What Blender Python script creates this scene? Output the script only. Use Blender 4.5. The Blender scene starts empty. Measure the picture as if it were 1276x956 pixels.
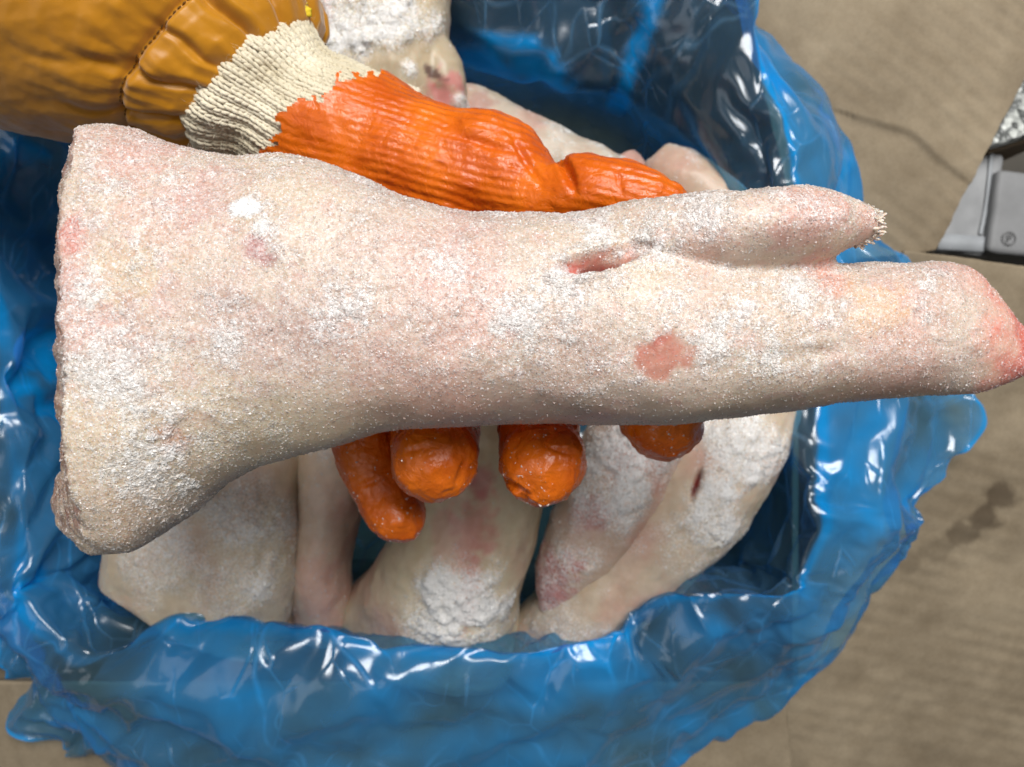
import bpy, math
import numpy as np
from mathutils import Vector

# ------------------------------------------------------------------ camera, light, exposure
S = bpy.context.scene
COL = S.collection
CAMZ = 0.90                      # camera height over the floor (m)
LENS, SENS = 28.0, 36.0
KW = SENS / LENS                 # picture width per metre of distance

cam_d = bpy.data.cameras.new("camera")
cam_d.lens = LENS; cam_d.sensor_width = SENS
cam_d.clip_start = 0.01; cam_d.clip_end = 50
cam_d.dof.use_dof = True; cam_d.dof.focus_distance = 0.24; cam_d.dof.aperture_fstop = 16.0
cam = bpy.data.objects.new("camera", cam_d); COL.objects.link(cam)
cam.location = (0, 0, CAMZ); cam.rotation_euler = (0, 0, 0)
S.camera = cam

w = bpy.data.worlds.new("World"); S.world = w; w.use_nodes = True
bgn = w.node_tree.nodes["Background"]
bgn.inputs[0].default_value = (0.95, 0.98, 1.0, 1); bgn.inputs[1].default_value = 0.10

def area(name, loc, aim, sx, sy, power, col):
    l = bpy.data.lights.new(name, 'AREA'); l.shape = 'RECTANGLE'; l.size = sx; l.size_y = sy
    l.energy = power; l.color = col
    o = bpy.data.objects.new(name, l); COL.objects.link(o)
    o.location = loc
    o.rotation_euler = (Vector(aim) - Vector(loc)).to_track_quat('-Z', 'Y').to_euler()
    return o
area("window_light", (0.35, 0.72, 2.0), (0.02, 0.0, 0.55), 0.95, 0.65, 43, (1.0, 0.985, 0.965))
area("room_light", (-0.9, -0.5, 2.1), (0, 0, 0.5), 1.2, 1.2, 6, (0.97, 0.98, 1.0))

S.view_settings.view_transform = 'Standard'; S.view_settings.look = 'None'
S.view_settings.exposure = 0.0; S.view_settings.gamma = 1.0
S.cycles.use_denoising = True
S.cycles.max_bounces = 5; S.cycles.diffuse_bounces = 4; S.cycles.glossy_bounces = 2; S.cycles.transparent_max_bounces = 10
S.cycles.use_adaptive_sampling = True; S.cycles.adaptive_threshold = 0.03
S.cycles.caustics_reflective = False; S.cycles.caustics_refractive = False
S.cycles.sample_clamp_indirect = 6.0

# ------------------------------------------------------------------ helpers
RNG = np.random.default_rng(7)
def mm(d): return KW * d / 1276.0               # metres per photo pixel at distance d
def P(px, py, d):                                # a point of the place from its bearing and distance
    return np.array([(px - 638) * mm(d), -(py - 478) * mm(d), CAMZ - d])

_perm = np.random.default_rng(3).permutation(256).astype(np.int64)
_grad = np.random.default_rng(4).normal(size=(256, 3)); _grad /= np.linalg.norm(_grad, axis=1)[:, None]
def perlin(p):
    p = np.asarray(p, float)
    i = np.floor(p).astype(np.int64); f = p - i
    u = f * f * f * (f * (f * 6 - 15) + 10)
    out = np.zeros(len(p))
    for dx in (0, 1):
        for dy in (0, 1):
            for dz in (0, 1):
                h = _perm[(_perm[(_perm[(i[:, 0] + dx) & 255] + i[:, 1] + dy) & 255] + i[:, 2] + dz) & 255]
                g = _grad[h]
                v = g[:, 0] * (f[:, 0] - dx) + g[:, 1] * (f[:, 1] - dy) + g[:, 2] * (f[:, 2] - dz)
                wx = u[:, 0] if dx else 1 - u[:, 0]
                wy = u[:, 1] if dy else 1 - u[:, 1]
                wz = u[:, 2] if dz else 1 - u[:, 2]
                out += v * wx * wy * wz
    return out * 1.6
def fbm(p, f, o=4, g=0.5, s=0.0):
    a, r, t = 1.0, 0.0, 0.0
    p = np.asarray(p) + s
    for k in range(o):
        r = r + a * perlin(p * f); t += a; a *= g; f *= 2.03
    return r / t
_vals = np.random.default_rng(11).uniform(-1, 1, 256)
def facet(p, f, rot=0, warp=.35):
    """piecewise linear noise: flat facets that meet in straight sharp creases"""
    r = np.random.default_rng(100 + rot); Q, _ = np.linalg.qr(r.normal(size=(3, 3)))
    p = (np.asarray(p) @ Q) * f + r.uniform(0, 90, 3)
    p = p + warp * np.stack([perlin(p * .6 + 7), perlin(p * .6 + 31), perlin(p * .6 + 53)], 1)
    i = np.floor(p).astype(np.int64); fr = p - i
    o = np.argsort(-fr, axis=1); fs = np.take_along_axis(fr, o, 1)
    hv = lambda c: _vals[_perm[(_perm[(_perm[c[:, 0] & 255] + c[:, 1]) & 255] + c[:, 2]) & 255]]
    c = i.copy(); out = hv(c) * (1 - fs[:, 0]); k = np.arange(len(p))
    for a in range(3):
        c[k, o[:, a]] += 1
        out += hv(c) * (fs[:, a] - (fs[:, a + 1] if a < 2 else 0))
    return out
def crumple(X, n, f0, f1, seed):
    r = np.random.default_rng(seed); h = np.zeros(len(X))
    for q in range(n):
        d = r.normal(size=3); d /= np.linalg.norm(d)
        fr = f0 * (f1 / f0) ** (q / max(1, n - 1))
        ww = (X @ d) * fr + .9 * perlin(X * fr * .35 + r.uniform(0, 50, 3)) + r.uniform(0, 9)
        tri = np.abs(ww - np.floor(ww) - .5) * 2
        mask = np.clip(.5 + 1.2 * perlin(X * fr * .3 + r.uniform(0, 50, 3)), 0, 1)
        h += (tri - .5) * mask / fr
    return h
def sst(a, b, x):
    t = np.clip((x - a) / (b - a), 0, 1); return t * t * (3 - 2 * t)

def mesh_from(name, V, F):
    me = bpy.data.meshes.new(name)
    V = np.ascontiguousarray(np.asarray(V, dtype=np.float32))
    if isinstance(F, np.ndarray):
        n, k = F.shape
        me.vertices.add(len(V)); me.vertices.foreach_set('co', V.ravel())
        me.loops.add(n * k); me.loops.foreach_set('vertex_index', np.ascontiguousarray(F, dtype=np.int32).ravel())
        me.polygons.add(n); me.polygons.foreach_set('loop_start', np.arange(0, n * k, k, dtype=np.int32))
        me.update(calc_edges=True)
    else:
        me.from_pydata(V.tolist(), [], F); me.update()
    return me
def get_vf(me):
    V = np.empty(len(me.vertices) * 3); me.vertices.foreach_get('co', V); return V.reshape(-1, 3)
def set_v(me, V):
    me.vertices.foreach_set('co', np.ascontiguousarray(V, dtype=np.float32).ravel()); me.update()
def normals(me):
    N = np.empty(len(me.vertices) * 3, dtype=np.float32)
    me.vertex_normals.foreach_get('vector', N); return N.reshape(-1, 3).astype(float)
def smooth(me, on=True):
    me.polygons.foreach_set('use_smooth', np.full(len(me.polygons), on)); me.update()
def set_col(me, C, name='Col'):
    a = me.attributes.new(name, 'FLOAT_COLOR', 'POINT')
    C4 = np.concatenate([C, np.ones((len(C), 1))], 1).astype(np.float32)
    a.data.foreach_set('color', C4.ravel())
def set_f(me, name, x):
    a = me.attributes.new(name, 'FLOAT', 'POINT'); a.data.foreach_set('value', np.asarray(x, dtype=np.float32))

def link(name, me, mat=None, parent=None, label=None, cat=None, group=None, kind=None, origin=None):
    """one mesh object; its vertices are in world space, origin moves its pivot"""
    o = bpy.data.objects.new(name, me); COL.objects.link(o)
    if mat is not None:
        me.materials.clear(); me.materials.append(mat)
    if origin is not None:
        V = get_vf(me) - np.array(origin); set_v(me, V); o.location = origin
    if parent is not None:
        o.parent = parent
        pw = np.array(parent.location)
        if parent.parent is not None: pw = pw + np.array(parent.parent.location)
        o.location = np.array(o.location) - pw
    if label: o['label'] = label
    if cat: o['category'] = cat
    if group: o['group'] = group
    if kind: o['kind'] = kind
    return o
def empty(name, loc, label, cat, group=None):
    o = bpy.data.objects.new(name, None); COL.objects.link(o); o.location = loc
    o.empty_display_size = 0.02
    o['label'] = label; o['category'] = cat
    if group: o['group'] = group
    return o

def tube_faces(n, k, cap=True):
    F = []
    for i in range(n - 1):
        for j in range(k):
            a = i * k + j; b = i * k + (j + 1) % k
            F.append((a, b, b + k, a + k))
    if cap:
        F.append(tuple(range(k - 1, -1, -1))); F.append(tuple(range((n - 1) * k, n * k)))
    return F
def crom(K, n, closed=False):
    """Catmull-Rom through the rows of K, n samples"""
    K = np.asarray(K, float); m = len(K)
    if closed: t = np.arange(n) / n * m
    else: t = np.linspace(0, m - 1, n)
    i = np.floor(t).astype(int)
    if not closed: i = np.minimum(i, m - 2)
    f = (t - i)[:, None]
    def g(j): return K[j % m] if closed else K[np.clip(j, 0, m - 1)]
    p0, p1, p2, p3 = g(i - 1), g(i), g(i + 1), g(i + 2)
    return 0.5 * (2 * p1 + (p2 - p0) * f + (2 * p0 - 5 * p1 + 4 * p2 - p3) * f ** 2 + (3 * p1 - p0 - 3 * p2 + p3) * f ** 3)
def loft_path(K, n=60, k=48, ex=2.0):
    """K rows: px, py, d, half width (px at d), half thickness (m). Width lies in the picture plane, thickness in z."""
    R = crom(K, n)
    C = np.array([P(a[0], a[1], a[2]) for a in R])
    W = np.maximum(R[:, 3], 1) * mm(R[:, 2]); T = np.maximum(R[:, 4], 0.0005)
    D = np.gradient(C, axis=0); D /= np.linalg.norm(D, axis=1)[:, None]
    side = np.cross(D, np.array([0, 0, 1.0])); side /= np.linalg.norm(side, axis=1)[:, None]
    up = np.cross(side, D)
    th = np.arange(k) / k * 2 * np.pi
    c, s = np.cos(th), np.sin(th)
    c = np.sign(c) * np.abs(c) ** (2 / ex); s = np.sign(s) * np.abs(s) ** (2 / ex)
    V = C[:, None, :] + side[:, None, :] * (W[:, None] * c[None])[:, :, None] + up[:, None, :] * (T[:, None] * s[None])[:, :, None]
    return V.reshape(-1, 3), tube_faces(n, k)
def chain(pts, k=24, sub=14):
    """round capsule chain through (px,py,d,r metres), rounded ends"""
    K = np.array([list(P(a, b, c)) + [r] for a, b, c, r in pts])
    n = sub * (len(K) - 1) + 1
    R = crom(K, n)
    d0 = R[1, :3] - R[0, :3]; d0 /= np.linalg.norm(d0); d1 = R[-1, :3] - R[-2, :3]; d1 /= np.linalg.norm(d1)
    head = [np.append(R[0, :3] - d0 * R[0, 3] * math.sin(a), R[0, 3] * math.cos(a)) for a in (1.45, 1.2, .9, .6, .3)]
    tail = [np.append(R[-1, :3] + d1 * R[-1, 3] * math.sin(a), R[-1, 3] * math.cos(a)) for a in (.3, .6, .9, 1.2, 1.45)]
    R = np.array(head + list(R) + tail)
    D = np.gradient(R[:, :3], axis=0); D /= np.linalg.norm(D, axis=1)[:, None]
    ref = np.array([0.13, 0.2, 0.97])
    a = np.cross(D, ref); bad = np.linalg.norm(a, axis=1) < .2
    a[bad] = np.cross(D[bad], np.array([1.0, 0, 0])); a /= np.linalg.norm(a, axis=1)[:, None]
    b = np.cross(a, D)
    th = np.arange(k) / k * 2 * np.pi
    V = R[:, None, :3] + a[:, None] * (R[:, 3:4] * np.cos(th))[:, :, None] + b[:, None] * (R[:, 3:4] * np.sin(th))[:, :, None]
    return V.reshape(-1, 3), tube_faces(len(R), k)
def remesh(parts, voxel, it, fac=0.5):
    Vs, Fs, n = [], [], 0
    for V, F in parts:
        Vs.append(np.asarray(V)); Fs += [tuple(np.array(f) + n) for f in F]; n += len(V)
    me = mesh_from('tmp', np.concatenate(Vs), [tuple(int(x) for x in f) for f in Fs])
    o = bpy.data.objects.new('tmp', me); COL.objects.link(o)
    m = o.modifiers.new('r', 'REMESH'); m.mode = 'VOXEL'; m.voxel_size = voxel; m.adaptivity = 0
    if it:
        s = o.modifiers.new('s', 'SMOOTH'); s.factor = fac; s.iterations = it
    dg = bpy.context.evaluated_depsgraph_get()
    out = bpy.data.meshes.new_from_object(o.evaluated_get(dg))
    bpy.data.objects.remove(o); bpy.data.meshes.remove(me)
    return out

# ------------------------------------------------------------------ materials
class NT:
    def __init__(s, name):
        s.m = bpy.data.materials.new(name); s.m.use_nodes = True; s.t = s.m.node_tree
        for n in list(s.t.nodes): s.t.nodes.remove(n)
        s.out = s.n('ShaderNodeOutputMaterial')
    def n(s, typ, **kw):
        nd = s.t.nodes.new(typ)
        for k, v in kw.items():
            if k.startswith('i_'):
                key = k[2:]; key = int(key) if key.isdigit() else key.replace('_', ' ')
                nd.inputs[key].default_value = v
            else: setattr(nd, k, v)
        return nd
    def l(s, a, b): s.t.links.new(a, b)
    def noise(s, scale, detail=4, rough=.55, vec=None, dist=0):
        nd = s.n('ShaderNodeTexNoise'); nd.inputs['Scale'].default_value = scale
        nd.inputs['Detail'].default_value = detail; nd.inputs['Roughness'].default_value = rough
        nd.inputs['Distortion'].default_value = dist
        s.l(vec if vec is not None else s.geo().outputs['Position'], nd.inputs['Vector']); return nd
    def geo(s):
        if not hasattr(s, '_g'): s._g = s.n('ShaderNodeNewGeometry')
        return s._g
    def obj(s):
        if not hasattr(s, '_o'): s._o = s.n('ShaderNodeTexCoord')
        return s._o.outputs['Object']
    def ramp(s, fac, stops):
        r = s.n('ShaderNodeValToRGB'); s.l(fac, r.inputs[0]); e = r.color_ramp.elements
        while len(e) < len(stops): e.new(0.5)
        for q, (p, c) in zip(e, stops):
            q.position = p; q.color = tuple(c) + (1,) if len(c) == 3 else c
        return r.outputs[0]
    def mixc(s, fac, a, b, mode='MIX'):
        m = s.n('ShaderNodeMix', data_type='RGBA', blend_type=mode)
        for v, i in ((fac, 0), (a, 6), (b, 7)):
            if hasattr(v, 'is_linked'): s.l(v, m.inputs[i])
            elif i == 0: m.inputs[0].default_value = v
            else: m.inputs[i].default_value = tuple(v) + (1,)
        return m.outputs[2]
    def math(s, op, a, b=0.0):
        m = s.n('ShaderNodeMath', operation=op)
        for v, i in ((a, 0), (b, 1)):
            if hasattr(v, 'is_linked'): s.l(v, m.inputs[i])
            else: m.inputs[i].default_value = v
        return m.outputs[0]
    def bump(s, h, strength, dist, prev=None):
        b = s.n('ShaderNodeBump'); b.inputs['Strength'].default_value = strength; b.inputs['Distance'].default_value = dist
        s.l(h, b.inputs['Height'])
        if prev is not None: s.l(prev, b.inputs['Normal'])
        return b.outputs[0]
    def princ(s, **kw):
        p = s.n('ShaderNodeBsdfPrincipled')
        for k, v in kw.items():
            key = k.replace('_', ' ')
            if hasattr(v, 'is_linked'): s.l(v, p.inputs[key])
            else: p.inputs[key].default_value = (tuple(v) + (1,)) if isinstance(v, tuple) and len(v) == 3 and 'Color' in key or key == 'Base Color' else v
        return p

def mat_skin():
    t = NT('frozen_skin')
    c = t.n('ShaderNodeAttribute', attribute_name='Col').outputs['Color']
    fr = t.n('ShaderNodeAttribute', attribute_name='frost').outputs['Fac']
    n1 = t.noise(900, 5, .6); n2 = t.noise(170, 5, .6)
    c = t.mixc(.35, c, t.ramp(n2.outputs[0], [(.3, (.62, .5, .42)), (.5, (.8, .75, .7)), (.7, (1, .98, .95))]), 'MULTIPLY')
    fm = t.math('MULTIPLY', fr, t.ramp(n1.outputs[0], [(.42, (0, 0, 0)), (.62, (1, 1, 1))]))
    c = t.mixc(t.math('MULTIPLY', fm, .8), c, (.88, .86, .83))
    v = t.n('ShaderNodeTexVoronoi'); v.inputs['Scale'].default_value = 1500; t.l(t.geo().outputs['Position'], v.inputs['Vector'])
    b = t.bump(t.math('MULTIPLY', v.outputs['Distance'], t.math('ADD', fr, .12)), .35, .0005)
    b = t.bump(n2.outputs[0], .22, .0010, b)
    p = t.princ(Base_Color=c, Roughness=.42, Normal=b, Specular_IOR_Level=.45, Subsurface_Weight=.35, Subsurface_Scale=.004)
    p.inputs['Subsurface Radius'].default_value = (1, .45, .3)
    t.l(p.outputs[0], t.out.inputs[0]); return t.m
def mat_frost():
    t = NT('frost_crystals')
    c = t.n('ShaderNodeAttribute', attribute_name='Col').outputs['Color']
    d = t.princ(Base_Color=c, Roughness=.16, Specular_IOR_Level=.6)
    tl = t.n('ShaderNodeBsdfTranslucent'); t.l(c, tl.inputs[0])
    m1 = t.n('ShaderNodeMixShader', i_0=.06); t.l(d.outputs[0], m1.inputs[1]); t.l(tl.outputs[0], m1.inputs[2])
    tr = t.n('ShaderNodeBsdfTransparent')
    m2 = t.n('ShaderNodeMixShader', i_0=.42); t.l(m1.outputs[0], m2.inputs[1]); t.l(tr.outputs[0], m2.inputs[2])
    t.l(m2.outputs[0], t.out.inputs[0]); return t.m
def mat_film():
    t = NT('blue_polythene')
    lw = t.n('ShaderNodeLayerWeight'); lw.inputs[0].default_value = .5
    f = lw.outputs['Facing']
    ply = t.n('ShaderNodeAttribute', attribute_name='ply').outputs['Fac']
    tr = t.n('ShaderNodeBsdfTransparent'); t.l(t.mixc(ply, (.46, .74, .91), (.10, .54, .94)), tr.inputs[0])
    di = t.n('ShaderNodeBsdfDiffuse'); t.l(t.mixc(t.math('MULTIPLY', ply, 2.0), (.16, .30, .42), (.004, .40, 1.0)), di.inputs[0])
    tl = t.n('ShaderNodeBsdfTranslucent'); tl.inputs[0].default_value = (.003, .42, 1.0, 1)
    m1 = t.n('ShaderNodeMixShader', i_0=.3); t.l(di.outputs[0], m1.inputs[1]); t.l(tl.outputs[0], m1.inputs[2])
    wn = t.noise(9, 2, .5); wv = t.n('ShaderNodeVectorMath', operation='MULTIPLY_ADD'); t.l(wn.outputs['Color'], wv.inputs[0]); wv.inputs[1].default_value = (.05, .05, .05); t.l(t.geo().outputs['Position'], wv.inputs[2])
    lines = None
    for sc_, w_, ro in ((14, .022, .5), (38, .032, 1.3)):
        mq = t.n('ShaderNodeMapping'); mq.inputs['Rotation'].default_value = (.3, .2, ro); mq.inputs['Scale'].default_value = (1, .45, 1); t.l(wv.outputs[0], mq.inputs[0])
        vo = t.n('ShaderNodeTexVoronoi', feature='DISTANCE_TO_EDGE'); vo.inputs['Scale'].default_value = sc_; t.l(mq.outputs[0], vo.inputs['Vector'])
        ln_ = t.ramp(vo.outputs['Distance'], [(0, (1, 1, 1)), (w_, (0, 0, 0))])
        lines = ln_ if lines is None else t.math('MAXIMUM', lines, t.math('MULTIPLY', ln_, .7))
    lines = t.math('MULTIPLY', lines, t.ramp(t.noise(24, 3, .6).outputs[0], [(.42, (0, 0, 0)), (.6, (1, 1, 1))]))
    body0 = t.math('ADD', t.math('MULTIPLY', t.math('POWER', f, 2.0), .45), t.math('ADD', t.math('MULTIPLY', ply, .95), .10))
    body = t.math('ADD', body0, t.math('MULTIPLY', lines, .30))
    m2 = t.n('ShaderNodeMixShader'); t.l(body, m2.inputs[0]); t.l(tr.outputs[0], m2.inputs[1]); t.l(m1.outputs[0], m2.inputs[2])
    mp = t.n('ShaderNodeMapping'); mp.inputs['Scale'].default_value = (1, .35, 1); mp.inputs['Rotation'].default_value = (0, 0, .6)
    t.l(t.geo().outputs['Position'], mp.inputs[0])
    n2 = t.noise(90, 3, .6, vec=mp.outputs[0], dist=1.5)
    b = t.bump(n2.outputs[0], .06, .002); b = t.bump(lines, .5, .0015, b)
    gl = t.n('ShaderNodeBsdfGlossy'); gl.inputs['Roughness'].default_value = .2; gl.inputs[0].default_value = (.95, .97, 1, 1)
    t.l(b, gl.inputs['Normal'])
    fr = t.math('ADD', t.math('MULTIPLY', t.math('POWER', f, 4.0), .5), .05)
    m3 = t.n('ShaderNodeMixShader'); t.l(fr, m3.inputs[0]); t.l(m2.outputs[0], m3.inputs[1]); t.l(gl.outputs[0], m3.inputs[2])
    t.l(m3.outputs[0], t.out.inputs[0]); return t.m
def mat_card(name='cardboard', base=((.205, .162, .108), (.305, .248, .17)), stain=None):
    t = NT(name)
    n1 = t.noise(14, 6, .6); n2 = t.noise(420, 4, .7); n3 = t.noise(60, 5, .6)
    c = t.ramp(n1.outputs[0], [(.35, base[0]), (.65, base[1])])
    c = t.mixc(.25, c, t.ramp(n2.outputs[0], [(.3, (.55, .5, .45)), (.6, (1, 1, 1))]), 'MULTIPLY')
    c = t.mixc(.3, c, t.ramp(n3.outputs[0], [(.35, (.7, .66, .6)), (.6, (1, 1, 1))]), 'MULTIPLY')
    if stain is not None:
        at = t.n('ShaderNodeAttribute', attribute_name='stain').outputs['Fac']
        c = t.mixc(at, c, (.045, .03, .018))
    b = t.bump(n2.outputs[0], .15, .0006); b = t.bump(n3.outputs[0], .25, .002, b)
    p = t.princ(Base_Color=c, Roughness=.85, Normal=b, Specular_IOR_Level=.2)
    t.l(p.outputs[0], t.out.inputs[0]); return t.m
def mat_glove():
    t = NT('orange_latex')
    n1 = t.noise(40, 5, .6); n2 = t.noise(500, 4, .6); n3 = t.noise(150, 5, .6, dist=.6)
    c = t.ramp(n1.outputs[0], [(.35, (.50, .082, .004)), (.65, (.69, .148, .006))])
    c = t.mixc(t.ramp(n3.outputs[0], [(.62, (0, 0, 0)), (.75, (.5, .5, .5))]), c, (.30, .032, .003))
    rib = t.n('ShaderNodeAttribute', attribute_name='rib').outputs['Fac']
    b = t.bump(rib, .75, .0007)
    b = t.bump(n3.outputs[0], .6, .0018, b); b = t.bump(n2.outputs[0], .25, .0005, b)
    ro = t.ramp(n3.outputs[0], [(.3, (.2,) * 3), (.7, (.42,) * 3)])
    p = t.princ(Base_Color=c, Roughness=ro, Normal=b, Specular_IOR_Level=.45)
    t.l(p.outputs[0], t.out.inputs[0]); return t.m
def mat_yarn():
    t = NT('cream_yarn')
    n1 = t.noise(60, 4); n2 = t.noise(1600, 3)
    c = t.ramp(n1.outputs[0], [(.3, (.60, .53, .38)), (.7, (.80, .74, .59))])
    c = t.mixc(.3, c, t.ramp(n2.outputs[0], [(.3, (.5, .45, .35)), (.7, (1, 1, 1))]), 'MULTIPLY')
    b = t.bump(n2.outputs[0], .6, .0005)
    p = t.princ(Base_Color=c, Roughness=.95, Normal=b, Specular_IOR_Level=.1, Sheen_Weight=.3)
    t.l(p.outputs[0], t.out.inputs[0]); return t.m
def mat_nylon():
    t = NT('mustard_nylon')
    n1 = t.noise(16, 4); n2 = t.noise(2500, 2); n3 = t.noise(70, 5, .6)
    c = t.ramp(n1.outputs[0], [(.3, (.38, .155, .002)), (.7, (.48, .205, .004))])
    c = t.mixc(.18, c, t.ramp(n3.outputs[0], [(.35, (.5, .45, .4)), (.55, (1, 1, 1))]), 'MULTIPLY')
    b = t.bump(n2.outputs[0], .12, .0003); b = t.bump(n3.outputs[0], .08, .0012, b)
    p = t.princ(Base_Color=c, Roughness=.42, Normal=b, Specular_IOR_Level=.35, Sheen_Weight=.25)
    t.l(p.outputs[0], t.out.inputs[0]); return t.m
def mat_plain(name, c, r=.6, n=30, var=.25, spec=.4):
    t = NT(name); n1 = t.noise(n, 5, .6)
    cc = t.ramp(n1.outputs[0], [(.3, tuple(x * (1 - var) for x in c)), (.7, tuple(min(1, x * (1 + var)) for x in c))])
    b = t.bump(n1.outputs[0], .2, .001)
    p = t.princ(Base_Color=cc, Roughness=r, Normal=b, Specular_IOR_Level=spec)
    t.l(p.outputs[0], t.out.inputs[0]); return t.m
def mat_speckle():
    t = NT('speckled_foil')
    v = t.n('ShaderNodeTexVoronoi'); v.inputs['Scale'].default_value = 220; t.l(t.geo().outputs['Position'], v.inputs['Vector'])
    c = t.ramp(v.outputs['Color'], [(.2, (.10, .105, .10)), (.55, (.22, .23, .22)), (.8, (.62, .64, .60))])
    b = t.bump(v.outputs['Distance'], .8, .003)
    p = t.princ(Base_Color=c, Roughness=.35, Normal=b)
    t.l(p.outputs[0], t.out.inputs[0]); return t.m

M_SKIN, M_FROST, M_FILM, M_CARD = mat_skin(), mat_frost(), mat_film(), mat_card(stain=True)
M_GLOVE, M_YARN, M_NYLON = mat_glove(), mat_yarn(), mat_nylon()

# ------------------------------------------------------------------ floor and carton
def grid_slab(K4, nu, nv, hfun, thick):
    """bilinear quad of four world corners (a b / d c), height function along z, closed slab"""
    a, b, c, d = [np.array(k) for k in K4]
    u, v = np.meshgrid(np.linspace(0, 1, nu), np.linspace(0, 1, nv), indexing='ij')
    u, v = u.ravel()[:, None], v.ravel()[:, None]
    X = a * (1 - u) * (1 - v) + b * u * (1 - v) + c * u * v + d * (1 - u) * v
    dz, jit = hfun(X, u[:, 0], v[:, 0])
    X = X + jit
    T = X.copy(); T[:, 2] += dz
    B = X.copy(); B[:, 2] -= thick
    V = np.concatenate([T, B]); n = nu * nv; F = []
    for i in range(nu - 1):
        for j in range(nv - 1):
            q = i * nv + j
            F.append((q, q + nv, q + nv + 1, q + 1)); F.append((q + n, q + 1 + n, q + nv + 1 + n, q + nv + n))
    for i in range(nu - 1):
        for j in (0, nv - 1):
            q = i * nv + j; f = (q, q + n, q + nv + n, q + nv); F.append(f if j == 0 else f[::-1])
    for j in range(nv - 1):
        for i in (0, nu - 1):
            q = i * nv + j; f = (q, q + 1, q + 1 + n, q + n); F.append(f if i == 0 else f[::-1])
    me = mesh_from('slab', V, F); return me, V

me = mesh_from('floor', np.array([(-3, -3, 0), (3, -3, 0), (3, 3, 0), (-3, 3, 0)], float), [(0, 1, 2, 3)])
link('floor', me, mat_plain('concrete_floor', (.10, .09, .075), .8, 9, .3), kind='structure')

carton = empty('cardboard_carton', (0, 0, 0.004), 'open brown corrugated cardboard carton lined with the blue bag', 'carton')
def corr(dirv, per, amp, crease=None, seed=0.0, edge=0.0012):
    dirv = np.array(dirv, float); dirv /= np.linalg.norm(dirv)
    def h(X, u, v):
        q = X[:, :2] @ dirv
        wv = np.sin(2 * np.pi * q / per + 1.1 * perlin(X * 14 + seed))
        m = np.clip(.55 + .9 * perlin(X * 17 + 5 + seed), .05, 1.3)
        dz = .0016 * facet(X, 22, 60) + .0007 * facet(X, 55, 61) + amp * wv * m + .004 * fbm(X, 6, 3, s=seed) + .0005 * fbm(X, 60, 3, s=seed)
        if crease is not None:
            for pts, A, wd in crease:
                L = crom(np.array(pts), 60)
                D = np.full(len(X), 9.0); S_ = np.zeros(len(X))
                for i in range(59):
                    a, b = L[i][:2], L[i + 1][:2]; ab = b - a; t = np.clip(((X[:, :2] - a) @ ab) / (ab @ ab), 0, 1)
                    r = X[:, :2] - a - t[:, None] * ab; dd = np.linalg.norm(r, axis=1)
                    sg = np.sign(ab[0] * r[:, 1] - ab[1] * r[:, 0]); k = dd < D; D[k] = dd[k]; S_[k] = sg[k]
                dz += A * (np.exp(-D / wd) * np.tanh(S_ * D / .0022) + .5 * np.exp(-(D / .003) ** 2))
        jit = np.zeros_like(X); e = (np.minimum(np.minimum(u, 1 - u), np.minimum(v, 1 - v)) < 1e-6)
        jit[e, :2] = np.stack([fbm(X[e], 70, 3, s=1), fbm(X[e], 70, 3, s=9)], 1) * edge
        return dz, jit
    return h
# upper flap, right flap, lower flap, left flap
cr = [([P(1060, 150, .53)[:2], P(1090, 160, .53)[:2], P(1130, 172, .53)[:2], P(1162, 200, .53)[:2], P(1192, 222, .53)[:2]], .0022, .011)]
me, V = grid_slab([P(870, -230, .522), P(1450, -230, .50), P(1166, 312, .53), P(1004, 330, .527)], 260, 220,
                  corr((.62, .78), .0105, .00055, cr, 2.0), .004)
set_f(me, 'stain', np.zeros(len(V))); smooth(me); link('flap', me, M_CARD, carton)
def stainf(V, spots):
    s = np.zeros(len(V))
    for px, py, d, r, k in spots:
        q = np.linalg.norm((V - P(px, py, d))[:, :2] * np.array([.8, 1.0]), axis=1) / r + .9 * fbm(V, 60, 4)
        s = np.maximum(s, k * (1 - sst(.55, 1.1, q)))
    return s
me, V = grid_slab([P(1128, 312, .525), P(1420, 350, .54), P(1480, 1150, .70), P(880, 1150, .64)], 240, 260,
                  corr((.25, .97), .0115, .0003, None, 7.0), .004)
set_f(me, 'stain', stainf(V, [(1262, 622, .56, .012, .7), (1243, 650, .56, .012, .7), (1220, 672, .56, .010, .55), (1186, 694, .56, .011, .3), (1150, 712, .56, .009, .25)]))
smooth(me); link('flap', me, M_CARD, carton)
me, V = grid_slab([P(-30, 850, .525), P(980, 850, .525), P(1010, 1300, .60), P(-60, 1300, .60)], 200, 120,
                  corr((.97, .2), .0115, .0004, None, 11.0), .004)
set_f(me, 'stain', np.zeros(len(V))); smooth(me); link('flap', me, M_CARD, carton)
me, V = grid_slab([P(-420, -200, .60), P(-30, -200, .525), P(-30, 840, .525), P(-420, 980, .60)], 120, 160,
                  corr((.2, .97), .0115, .0004, None, 15.0), .004)
set_f(me, 'stain', np.zeros(len(V))); smooth(me); link('flap', me, M_CARD, carton)
x0, x1 = P(-25, 0, .53)[0], P(990, 0, .53)[0]; y0, y1 = P(0, 850, .53)[1], P(0, -190, .53)[1]; zt = CAMZ - .534
def box(x0, x1, y0, y1, z0, z1, bev=0.0):
    V = np.array([(x, y, z) for x in (x0, x1) for y in (y0, y1) for z in (z0, z1)], float)
    F = [(0, 1, 3, 2), (4, 6, 7, 5), (0, 4, 5, 1), (2, 3, 7, 6), (0, 2, 6, 4), (1, 5, 7, 3)]
    return V, F
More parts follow.
